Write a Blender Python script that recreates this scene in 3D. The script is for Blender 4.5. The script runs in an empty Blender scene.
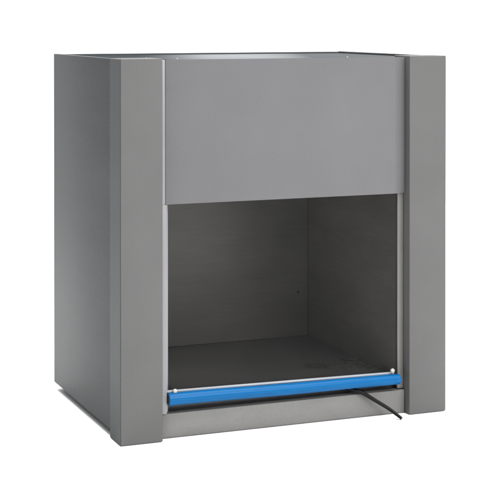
import bpy, bmesh, math, random
from mathutils import Vector
random.seed(4)
S = bpy.context.scene
COL = S.collection

# ------------------------------------------------------------------ dimensions (metres)
W, H, D = 0.700, 0.7335, 0.492       # width, height, depth of the cabinet
PW, PD = 0.0845, 0.068               # corner posts
BODY_Z = 0.015                       # the body hangs this far above the ground

# ------------------------------------------------------------------ node helpers
def new_mat(name):
    m = bpy.data.materials.new(name); m.use_nodes = True
    nt = m.node_tree
    return m, nt, nt.nodes['Principled BSDF']

def painted(name, col, rough=0.45, metallic=0.0, spec=0.5, grain=0.17, blotch=0.09, bump=0.04,
            grain_scale=(420, 420, 420), blotch_scale=(9, 9, 9), coat=0.0, wobble=0.0):
    """grey sheet metal: fine grain, broad faint unevenness, orange-peel bump"""
    m, nt, b = new_mat(name)
    N, L = nt.nodes, nt.links
    tc = N.new('ShaderNodeTexCoord')
    def noise(scale, detail):
        mp = N.new('ShaderNodeMapping'); mp.inputs['Scale'].default_value = scale
        L.new(tc.outputs['Object'], mp.inputs['Vector'])
        n = N.new('ShaderNodeTexNoise'); n.inputs['Scale'].default_value = 1.0
        n.inputs['Detail'].default_value = detail
        L.new(mp.outputs['Vector'], n.inputs['Vector'])
        return n.outputs['Fac']
    def mth(op, a, c=None):
        n = N.new('ShaderNodeMath'); n.operation = op
        for i, x in enumerate((a, c)):
            if x is None: continue
            if isinstance(x, (int, float)): n.inputs[i].default_value = x
            else: L.new(x, n.inputs[i])
        return n.outputs[0]
    g = noise(grain_scale, 3); bl = noise(blotch_scale, 4)
    f = mth('ADD', 1.0, mth('ADD', mth('MULTIPLY', mth('SUBTRACT', g, 0.5), 2 * grain),
                            mth('MULTIPLY', mth('SUBTRACT', bl, 0.5), 5 * blotch)))
    mx = N.new('ShaderNodeVectorMath'); mx.operation = 'SCALE'
    mx.inputs[0].default_value = col
    L.new(f, mx.inputs['Scale']); L.new(mx.outputs[0], b.inputs['Base Color'])
    L.new(mth('ADD', rough, mth('MULTIPLY', mth('SUBTRACT', bl, 0.5), 0.12)), b.inputs['Roughness'])
    b.inputs['Metallic'].default_value = metallic
    b.inputs['Specular IOR Level'].default_value = spec
    b.inputs['Coat Weight'].default_value = coat
    hgt = mth('MULTIPLY', g, 0.0004 * bump)
    if wobble:
        hgt = mth('ADD', hgt, mth('MULTIPLY', noise((2.0, 3.0, 7.0), 1), wobble))
    bp = N.new('ShaderNodeBump'); bp.inputs['Strength'].default_value = 1.0
    bp.inputs['Distance'].default_value = 1.0
    L.new(hgt, bp.inputs['Height']); L.new(bp.outputs['Normal'], b.inputs['Normal'])
    return m

G = 0.98
M = {}
M['post']    = painted('grey_post_paint', (0.0770*G, 0.0760*G, 0.0752*G), 0.55, spec=0.10, blotch=0.045)
M['panel']   = painted('grey_panel_paint', (0.0900*G, 0.0890*G, 0.0915*G), 0.55, spec=0.15, blotch=0.035)
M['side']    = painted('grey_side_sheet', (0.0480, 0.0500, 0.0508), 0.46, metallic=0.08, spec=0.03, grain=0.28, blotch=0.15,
                       grain_scale=(420, 160, 520), blotch_scale=(1.0, 0.9, 7), wobble=0.0004)  # broad blotches paint soft reflection bands into the sheet's colour
M['sill']    = painted('grey_sill_paint', (0.120, 0.118, 0.113), 0.55, spec=0.3, blotch=0.07, blotch_scale=(14, 14, 26))
M['roof']    = painted('roof_sheet', (0.028, 0.031, 0.034), 0.30, spec=0.6)
def paint_sheen(m):
    # reflection painted by gloss: bright across mid-roof, dull towards both ends
    nt = m.node_tree; N, L = nt.nodes, nt.links; b = N['Principled BSDF']
    tc = N.new('ShaderNodeTexCoord'); sp = N.new('ShaderNodeSeparateXYZ'); L.new(tc.outputs['Object'], sp.inputs[0])
    a = N.new('ShaderNodeMath'); a.operation = 'MULTIPLY_ADD'; a.inputs[1].default_value = -0.35
    L.new(sp.outputs['Y'], a.inputs[0]); L.new(sp.outputs['X'], a.inputs[2])
    r = N.new('ShaderNodeMapRange'); r.interpolation_type = 'SMOOTHSTEP'
    for i, x in zip((1, 2, 3, 4), (0.02, 0.26, 0.0, 0.38)): r.inputs[i].default_value = x
    L.new(a.outputs[0], r.inputs[0])
    q = N.new('ShaderNodeMapRange'); q.interpolation_type = 'SMOOTHSTEP'
    for i, x in zip((1, 2, 3, 4), (0.26, 0.42, 1.0, 0.02)): q.inputs[i].default_value = x
    L.new(a.outputs[0], q.inputs[0])
    pr = N.new('ShaderNodeMath'); pr.operation = 'MULTIPLY'
    L.new(r.outputs[0], pr.inputs[0]); L.new(q.outputs[0], pr.inputs[1]); L.new(pr.outputs[0], b.inputs['Specular IOR Level'])
    r2 = N.new('ShaderNodeMapRange'); r2.interpolation_type = 'SMOOTHSTEP'
    for i, x in zip((1, 2, 3, 4), (0.0, 0.20, 0.95, 0.45)): r2.inputs[i].default_value = x
    L.new(a.outputs[0], r2.inputs[0]); L.new(r2.outputs[0], b.inputs['Roughness'])
paint_sheen(M['roof'])
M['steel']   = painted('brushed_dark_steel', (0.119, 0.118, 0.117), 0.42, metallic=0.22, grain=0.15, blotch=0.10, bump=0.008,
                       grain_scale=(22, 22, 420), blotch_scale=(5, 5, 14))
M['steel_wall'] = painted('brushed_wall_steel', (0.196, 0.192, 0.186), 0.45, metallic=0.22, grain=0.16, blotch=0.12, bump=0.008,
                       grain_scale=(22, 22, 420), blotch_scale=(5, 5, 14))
M['guide']   = painted('matt_aluminium', (0.108, 0.103, 0.095), 0.45, metallic=0.0, grain=0.05, blotch=0.06)
M['white_guide'] = painted('white_plastic_guide', (0.138, 0.138, 0.145), 0.4, grain=0.02, blotch=0.03)
M['white']   = painted('white_plastic', (0.25, 0.265, 0.285), 0.4, grain=0.03, blotch=0.05)
M['knob']    = painted('cream_plastic', (0.27, 0.265, 0.245), 0.4, grain=0.02, blotch=0.05)
M['blue']    = painted('blue_plastic', (0.001, 0.066, 0.182), 0.24, spec=0.10, grain=0.08, blotch=0.06, blotch_scale=(30, 120, 120))
M['bolt']    = painted('zinc_bolt', (0.16, 0.165, 0.17), 0.4, metallic=0.3)
M['rubber']  = painted('black_rubber', (0.02, 0.02, 0.02), 0.6)
M['cord']    = painted('black_cord', (0.0022, 0.0022, 0.0026), 0.35, spec=0.12, grain=0.05)
M['ground']  = painted('white_ground', (0.86, 0.86, 0.86), 0.9, spec=0.1, grain=0.0, blotch=0.0, bump=0.0)

# work surface: dark steel with a faint dried ring and smudges
def floor_mat():
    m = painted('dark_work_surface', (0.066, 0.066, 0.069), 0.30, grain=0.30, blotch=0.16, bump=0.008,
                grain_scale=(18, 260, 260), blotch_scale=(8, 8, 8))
    nt = m.node_tree; N, L = nt.nodes, nt.links
    b = N['Principled BSDF']
    src = b.inputs['Base Color'].links[0].from_socket
    tc = N.new('ShaderNodeTexCoord')
    def blob(cx, cy, r0, r1, edge, amount, inner=True):
        vm = N.new('ShaderNodeVectorMath'); vm.operation = 'SUBTRACT'
        vm.inputs[1].default_value = (cx, cy, 0.073)
        nz = N.new('ShaderNodeTexNoise'); nz.inputs['Scale'].default_value = 60
        L.new(tc.outputs['Object'], nz.inputs['Vector'])
        ln = N.new('ShaderNodeVectorMath'); ln.operation = 'LENGTH'
        L.new(tc.outputs['Object'], vm.inputs[0]); L.new(vm.outputs[0], ln.inputs[0])
        ad = N.new('ShaderNodeMath'); ad.operation = 'MULTIPLY_ADD'; ad.inputs[1].default_value = 0.02; ad.inputs[2].default_value = -0.01
        L.new(nz.outputs['Fac'], ad.inputs[0])
        su = N.new('ShaderNodeMath'); su.operation = 'ADD'
        L.new(ln.outputs['Value'], su.inputs[0]); L.new(ad.outputs[0], su.inputs[1])
        rp = N.new('ShaderNodeValToRGB'); e = rp.color_ramp.elements
        mid = (r0 + r1) / 2
        e[0].position = max(0, r0 - edge); e[0].color = (1 - amount * .35,) * 3 + (1,)
        e[1].position = r1 + edge; e[1].color = (1, 1, 1, 1)
        k = rp.color_ramp.elements.new(mid); k.color = (1 - amount,) * 3 + (1,)
        L.new(su.outputs[0], rp.inputs[0])
        return rp.outputs['Color']
    cur = src
    for args in ((0.491, 0.186, 0.013, 0.023, 0.007, 0.9), (0.580, 0.29, 0.0, 0.008, 0.02, 0.4), (0.562, 0.36, 0.0, 0.01, 0.02, 0.35)):
        mm = N.new('ShaderNodeVectorMath'); mm.operation = 'MULTIPLY'
        L.new(cur, mm.inputs[0]); L.new(blob(*args), mm.inputs[1]); cur = mm.outputs[0]
    L.new(cur, b.inputs['Base Color'])
    return m
M['floor'] = floor_mat()

def glass_mat():
    m = bpy.data.materials.new('smoked_acrylic'); m.use_nodes = True
    nt = m.node_tree; N, L = nt.nodes, nt.links
    N.clear()
    out = N.new('ShaderNodeOutputMaterial'); mix = N.new('ShaderNodeMixShader')
    tr = N.new('ShaderNodeBsdfTransparent'); tr.inputs['Color'].default_value = (0.85, 0.845, 0.83, 1)
    gl = N.new('ShaderNodeBsdfGlossy'); gl.inputs['Roughness'].default_value = 0.06
    fr = N.new('ShaderNodeFresnel'); fr.inputs['IOR'].default_value = 1.12
    L.new(fr.outputs[0], mix.inputs[0]); L.new(tr.outputs[0], mix.inputs[1]); L.new(gl.outputs[0], mix.inputs[2])
    L.new(mix.outputs[0], out.inputs['Surface'])
    return m
M['glass'] = glass_mat()

# ------------------------------------------------------------------ mesh helpers
def finish(bm, name, mat, parent=None, smooth_angle=35):
    bmesh.ops.recalc_face_normals(bm, faces=bm.faces)
    for e in bm.edges:
        if len(e.link_faces) == 2:
            e.smooth = e.calc_face_angle() < math.radians(smooth_angle)
    for f in bm.faces: f.smooth = True
    me = bpy.data.meshes.new(name); bm.to_mesh(me); bm.free()
    me.materials.append(mat)
    o = bpy.data.objects.new(name, me); COL.objects.link(o)
    if parent: o.parent = parent
    return o

def prism(bm, pts, z0, z1, bevel=0.0, seg=2):
    """vertical prism on plan polygon pts"""
    lo = [bm.verts.new((x, y, z0)) for x, y in pts]; hi = [bm.verts.new((x, y, z1)) for x, y in pts]
    n = len(pts); fs = [bm.faces.new(lo), bm.faces.new(hi)]
    for i in range(n): fs.append(bm.faces.new((lo[i], lo[(i+1) % n], hi[(i+1) % n], hi[i])))
    bmesh.ops.recalc_face_normals(bm, faces=fs)
    if bevel:
        es = [e for e in {e for f in fs for e in f.edges} if e.calc_face_angle() > math.radians(40)]
        bmesh.ops.bevel(bm, geom=es, offset=bevel, segments=seg, profile=0.5, affect='EDGES', clamp_overlap=True)

def box(bm, x0, x1, y0, y1, z0, z1, bevel=0.0, seg=2):
    prism(bm, [(x0, y0), (x1, y0), (x1, y1), (x0, y1)], z0, z1, bevel, seg)

def tube(bm, path, radii, n=20, flat=1.0, caps=True, up=Vector((0, 0, 1))):
    rings = []
    for i, p in enumerate(path):
        p = Vector(p)
        t = (Vector(path[min(i+1, len(path)-1)]) - Vector(path[max(i-1, 0)])).normalized()
        a = t.cross(up).normalized(); b = a.cross(t).normalized()
        r = radii[i]
        rings.append([bm.verts.new(p + a * (r * math.cos(2*math.pi*k/n)) + b * (r * flat * math.sin(2*math.pi*k/n))) for k in range(n)])
    for i in range(len(rings)-1):
        for k in range(n):
            bm.faces.new((rings[i][k], rings[i][(k+1) % n], rings[i+1][(k+1) % n], rings[i+1][k]))
    if caps:
        bm.faces.new(rings[0]); bm.faces.new(list(reversed(rings[-1])))

def simple(name, mat, parent, dims, bevel=0.0012, seg=2):
    bm = bmesh.new(); box(bm, *dims, bevel=bevel, seg=seg)
    return finish(bm, name, mat, parent)

# ------------------------------------------------------------------ the setting
bm = bmesh.new()
g = 120.0
vs = [bm.verts.new(v) for v in ((-g, -g, 0), (g, -g, 0), (g, g, 0), (-g, g, 0))]
bm.faces.new(vs)
ground = finish(bm, 'ground', M['ground']); ground['kind'] = 'structure'
ground['label'] = 'plain white studio ground under the grey cabinet'

# ------------------------------------------------------------------ the cabinet
cab = bpy.data.objects.new('laminar_flow_cabinet', None); COL.objects.link(cab)
cab.empty_display_size = 0.1
cab['label'] = 'grey sheet metal laminar flow cabinet with dark open chamber and blue handle bar'
cab['category'] = 'cabinet'

# corner posts
def post(x0, x1):
    bm = bmesh.new(); box(bm, x0, x1, 0, PD, 0.0012, H, bevel=0.0016, seg=3)
    return finish(bm, 'corner_post', M['post'], cab)
roof = None
lp = post(0.0008, PW); rp = post(W - PW, W - 0.0008)
# thin strip added over each post's outer face, darker to paint its shade
simple('post_shade_strip', M['side'], lp, (0.0, 0.00078, 0.0014, PD - 0.0006, 0.0016, H - 0.0018), 0.0003, 1)
simple('post_shade_strip', M['side'], rp, (W - 0.00078, W, 0.0014, PD - 0.0006, 0.0016, H - 0.0018), 0.0003, 1)

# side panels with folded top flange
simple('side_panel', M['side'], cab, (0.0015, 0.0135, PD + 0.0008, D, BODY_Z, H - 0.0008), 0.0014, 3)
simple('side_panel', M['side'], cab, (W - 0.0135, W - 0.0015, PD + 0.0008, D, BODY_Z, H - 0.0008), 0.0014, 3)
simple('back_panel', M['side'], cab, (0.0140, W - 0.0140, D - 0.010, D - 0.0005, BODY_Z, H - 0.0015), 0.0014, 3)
simple('base_plate', M['side'], cab, (0.0140, W - 0.0140, PD + 0.002, D - 0.0105, BODY_Z + 0.001, BODY_Z + 0.010), 0.001)

# roof sheet, a shallow pan between the flanges
bm = bmesh.new()
prism(bm, [(0.0140, PD + 0.0015), (PW + 0.0015, PD + 0.0015), (PW + 0.0015, 0.0245), (W - PW - 0.0015, 0.0245),
           (W - PW - 0.0015, PD + 0.0015), (W - 0.0140, PD + 0.0015), (W - 0.0140, D - 0.0105), (0.0140, D - 0.0105)],
      0.7240, 0.7285, 0.0008)
roof = finish(bm, 'roof', M['roof'], cab)
def bolt(x, y, z, parent):
    bm = bmesh.new()
    bmesh.ops.create_uvsphere(bm, u_segments=14, v_segments=8, radius=0.0021)
    for v in bm.verts:
        v.co.z = max(v.co.z, 0) * 0.75; v.co += Vector((x, y, z))
        if v.co.z <= z + 1e-6: v.co.z = min(z, 0.7284) if parent is roof else z
    bmesh.ops.remove_doubles(bm, verts=bm.verts, dist=1e-6)
    return finish(bm, 'bolt', M['bolt'], parent, 60)
bolt(0.0570, 0.020, H, lp); bolt(0.1240, 0.030, 0.7315, roof); bolt(0.489, 0.030, 0.7315, roof)

# upper front panel: one folded sheet, right side breaks back in a soft bend
def offset_poly(pts, t):
    out = []
    for i, p in enumerate(pts):
        a = Vector(pts[max(i-1, 0)]); c = Vector(pts[min(i+1, len(pts)-1)])
        d = (c - a).normalized(); nrm = Vector((-d.y, d.x))
        out.append((p[0] + nrm.x * t, p[1] + nrm.y * t))
    return out
prof = [(0.0939, 0.0240), (0.0939, 0.0140), (0.0943, 0.0127), (0.0956, 0.0120)]
prof += [(0.5885, 0.0120), (0.5895, 0.01212), (0.5905, 0.0124)]
prof += [(0.6150, 0.0208)]
prof = [prof[0]] + prof[1:]
bk = offset_poly(prof, 0.0015)
bm = bmesh.new(); prism(bm, prof + list(reversed(bk)), 0.4528, 0.7310, 0.0)
finish(bm, 'front_panel', M['panel'], cab, 30)

# inner chamber
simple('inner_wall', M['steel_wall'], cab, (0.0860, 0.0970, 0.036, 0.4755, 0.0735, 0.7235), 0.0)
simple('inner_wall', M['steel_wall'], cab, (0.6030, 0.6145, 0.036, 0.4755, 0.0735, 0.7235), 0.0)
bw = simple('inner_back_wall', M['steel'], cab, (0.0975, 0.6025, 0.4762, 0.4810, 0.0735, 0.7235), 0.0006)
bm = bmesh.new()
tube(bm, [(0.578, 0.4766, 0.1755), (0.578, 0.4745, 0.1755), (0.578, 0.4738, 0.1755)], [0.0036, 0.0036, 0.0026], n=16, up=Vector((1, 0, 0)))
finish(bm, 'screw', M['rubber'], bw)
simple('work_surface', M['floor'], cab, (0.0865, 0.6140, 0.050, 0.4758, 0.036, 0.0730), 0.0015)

# door guides either side of the opening
bm = bmesh.new()
prism(bm, [(0.0850, 0.0122), (0.0937, 0.0122), (0.0937, 0.0255), (0.1040, 0.0255), (0.1040, 0.0345), (0.0850, 0.0345)], 0.4524, 0.7300, 0.0010, 2)
prism(bm, [(0.0850, 0.0122), (0.0973, 0.0122), (0.0973, 0.0255), (0.1040, 0.0255), (0.1040, 0.0345), (0.0850, 0.0345)], 0.050, 0.45235, 0.0010, 2)
finish(bm, 'door_guide', M['white_guide'], cab)['label'] = 'white door guide beside the left post'
simple('door_guide', M['guide'], cab, (0.6020, 0.6150, 0.0265, 0.0345, 0.050, 0.7235), 0.0010, 3)['label'] = 'dull grey door guide beside the right post'

# bottom rail
simple('bottom_rail', M['sill'], cab, (0.0855, 0.6145, 0.0200, 0.0400, 0.0015, 0.0480), 0.0012, 2)

# rear feet
for x in (0.13, 0.57):
    bm = bmesh.new(); tube(bm, [(x, 0.40, 0.0005), (x, 0.40, 0.003), (x, 0.40, BODY_Z + 0.001)], [0.017, 0.019, 0.019], n=24, up=Vector((0, 1, 0)))
    finish(bm, 'foot', M['rubber'], cab)

# sliding door: smoked pane, white bottom edge, blue handle bar, two cream knobs
door = simple('sliding_door', M['glass'], cab, (0.1045, 0.6015, 0.0285, 0.0315, 0.0840, 0.4700), 0.0)
bm = bmesh.new()
box(bm, 0.0995, 0.5900, 0.0185, 0.0262, -0.0016, 0.0016, 0.0005)
for v in bm.verts:
    t = (v.co.x - 0.0995) / 0.4905; v.co.z += 0.0908 + (0.0843 - 0.0908) * t
finish(bm, 'edge_strip', M['white'], door)
bm = bmesh.new()
n = 40; path = []; rad = []
for i in range(n + 1):
    t = i / n
    path.append((0.1000 + 0.4975 * t, 0.0135, 0.0776 - 0.0052 * t + 0.0004 * math.sin(9 * t)))
    rad.append(0.0122 - 0.0016 * t)
path = [(path[0][0] - 0.0008, path[0][1], path[0][2])] + path + [(path[-1][0] + 0.0010, path[-1][1], path[-1][2]), (path[-1][0] + 0.0016, path[-1][1], path[-1][2])]
rad = [rad[0] - 0.0010] + rad + [rad[-1] - 0.0012, rad[-1] - 0.004]
tube(bm, path, rad, n=36)
bar = finish(bm, 'handle_bar', M['blue'], door, 50)
bm = bmesh.new()                      # hollow left end of the bar
tube(bm, [(0.0994, 0.0135, 0.0776), (0.0990, 0.0135, 0.0776)], [0.0085, 0.0080], n=24)
finish(bm, 'bar_end', M['rubber'], bar)
def knob(x, z):
    bm = bmesh.new(); bmesh.ops.create_uvsphere(bm, u_segments=20, v_segments=14, radius=0.0049)
    for v in bm.verts:
        v.co.y *= 0.8
        if v.co.z < 0: v.co.x *= 0.93; v.co.y *= 0.93
        v.co += Vector((x, 0.0142, z))
    return finish(bm, 'knob', M['knob'], door, 60)
knob(0.1140, 0.0918); knob(0.5840, 0.0905)

# ------------------------------------------------------------------ power cord
def catmull(P, k=10):
    P = [Vector(p) for p in P]; P = [2*P[0]-P[1]] + P + [2*P[-1]-P[-2]]; out = []
    for i in range(1, len(P)-2):
        a, b, c, d = P[i-1:i+3]
        for j in range(k):
            t = j / k
            out.append(0.5*((2*b)+(c-a)*t+(2*a-5*b+4*c-d)*t*t+(3*b-a-3*c+d)*t**3))
    out.append(P[-2]); return out
cp = catmull([(0.474, 0.0470, 0.0600), (0.4872, 0.036, 0.0602), (0.4936, 0.026, 0.0592), (0.5123, 0.0135, 0.0535), (0.5401, 0.006, 0.0361), (0.5658, -0.006, 0.019), (0.5832, -0.0282, 0.0032)])
bm = bmesh.new(); N_ = len(cp)
tube(bm, cp, [0.0048 - 0.0015 * (i / (N_-1)) for i in range(N_)], n=14)
cord = finish(bm, 'power_cord', M['cord'], None, 50)
cord['label'] = 'short black power cord trailing out below the blue handle bar'
cord['category'] = 'cord'

# ------------------------------------------------------------------ light
w = bpy.data.worlds.new('World'); S.world = w; w.use_nodes = True
nt = w.node_tree; N, L = nt.nodes, nt.links
bg = N['Background']
tc = N.new('ShaderNodeTexCoord'); sp = N.new('ShaderNodeSeparateXYZ'); L.new(tc.outputs['Generated'], sp.inputs[0])
def mr(sock, a, b, c, d):
    n = N.new('ShaderNodeMapRange'); n.interpolation_type = 'SMOOTHSTEP'
    for i, x in zip((1, 2, 3, 4), (a, b, c, d)): n.inputs[i].default_value = x
    L.new(sock, n.inputs[0]); return n.outputs[0]
def op(k, a, b):
    n = N.new('ShaderNodeMath'); n.operation = k
    for i, x in enumerate((a, b)):
        if isinstance(x, (int, float)): n.inputs[i].default_value = x
        else: L.new(x, n.inputs[i])
    return n.outputs[0]
left = mr(sp.outputs['X'], -0.95, 0.15, 0.05, 1.0)       # world light dimmed on the left to darken the cabinet's left side
top = mr(sp.outputs['Z'], 0.2, 0.9, 0.0, 2.2)
front = mr(sp.outputs['Y'], -0.6, 0.5, 1.05, 1.7)
mp = N.new('ShaderNodeMapping'); mp.inputs['Scale'].default_value = (1.0, 1.0, 5.0); L.new(tc.outputs['Generated'], mp.inputs[0])
nz = N.new('ShaderNodeTexNoise'); nz.inputs['Scale'].default_value = 1.6; nz.inputs['Detail'].default_value = 2; L.new(mp.outputs[0], nz.inputs[0])
var = op('ADD', 0.55, op('MULTIPLY', nz.outputs['Fac'], 0.9))
st = op('MULTIPLY', op('MULTIPLY', op('ADD', front, top), left), var)
bg.inputs['Color'].default_value = (0.97, 0.985, 1.0, 1)
L.new(st, bg.inputs['Strength'])

def area(name, loc, target, size, power, col):
    l = bpy.data.lights.new(name, 'AREA'); l.shape = 'RECTANGLE'; l.size, l.size_y = size
    l.energy = power; l.color = col
    o = bpy.data.objects.new(name, l); COL.objects.link(o); o.location = loc
    o.rotation_euler = (Vector(target) - Vector(loc)).to_track_quat('-Z', 'Y').to_euler()
    return o
area('fill_overhead', (0.9, 0.3, 3.4), (0.8, 0.3, 0), (4.4, 4.4), 130, (1.0, 0.99, 0.98))  # unseen area light, added to whiten the ground and light the top
bpy.data.lights['fill_overhead'].spread = math.radians(75)
area('fill_front', (1.1, -3.6, 2.4), (0.4, 0.0, 0.4), (2.2, 2.0), 130, (1.0, 0.98, 0.97))  # unseen area light, added to brighten the front faces

# ------------------------------------------------------------------ camera
cam = bpy.data.cameras.new('camera'); co = bpy.data.objects.new('camera', cam); COL.objects.link(co)
YAW, PITCH, F, SX, SY = 0.3863, -0.0097, 1532.8, 0.22, -217.24
co.location = (-0.8615, -2.7687, 0.8110)
co.rotation_euler = (math.pi/2 + PITCH, 0, -YAW)
cam.sensor_width = 36; cam.lens = 36 * F / 500
cam.shift_x = -SX / 500; cam.shift_y = SY / 500
cam.clip_start = 0.05; cam.clip_end = 1000
S.camera = co
S.view_settings.view_transform = 'Standard'; S.view_settings.look = 'None'
S.view_settings.exposure = 0; S.view_settings.gamma = 1
S.render.resolution_x = S.render.resolution_y = 1024
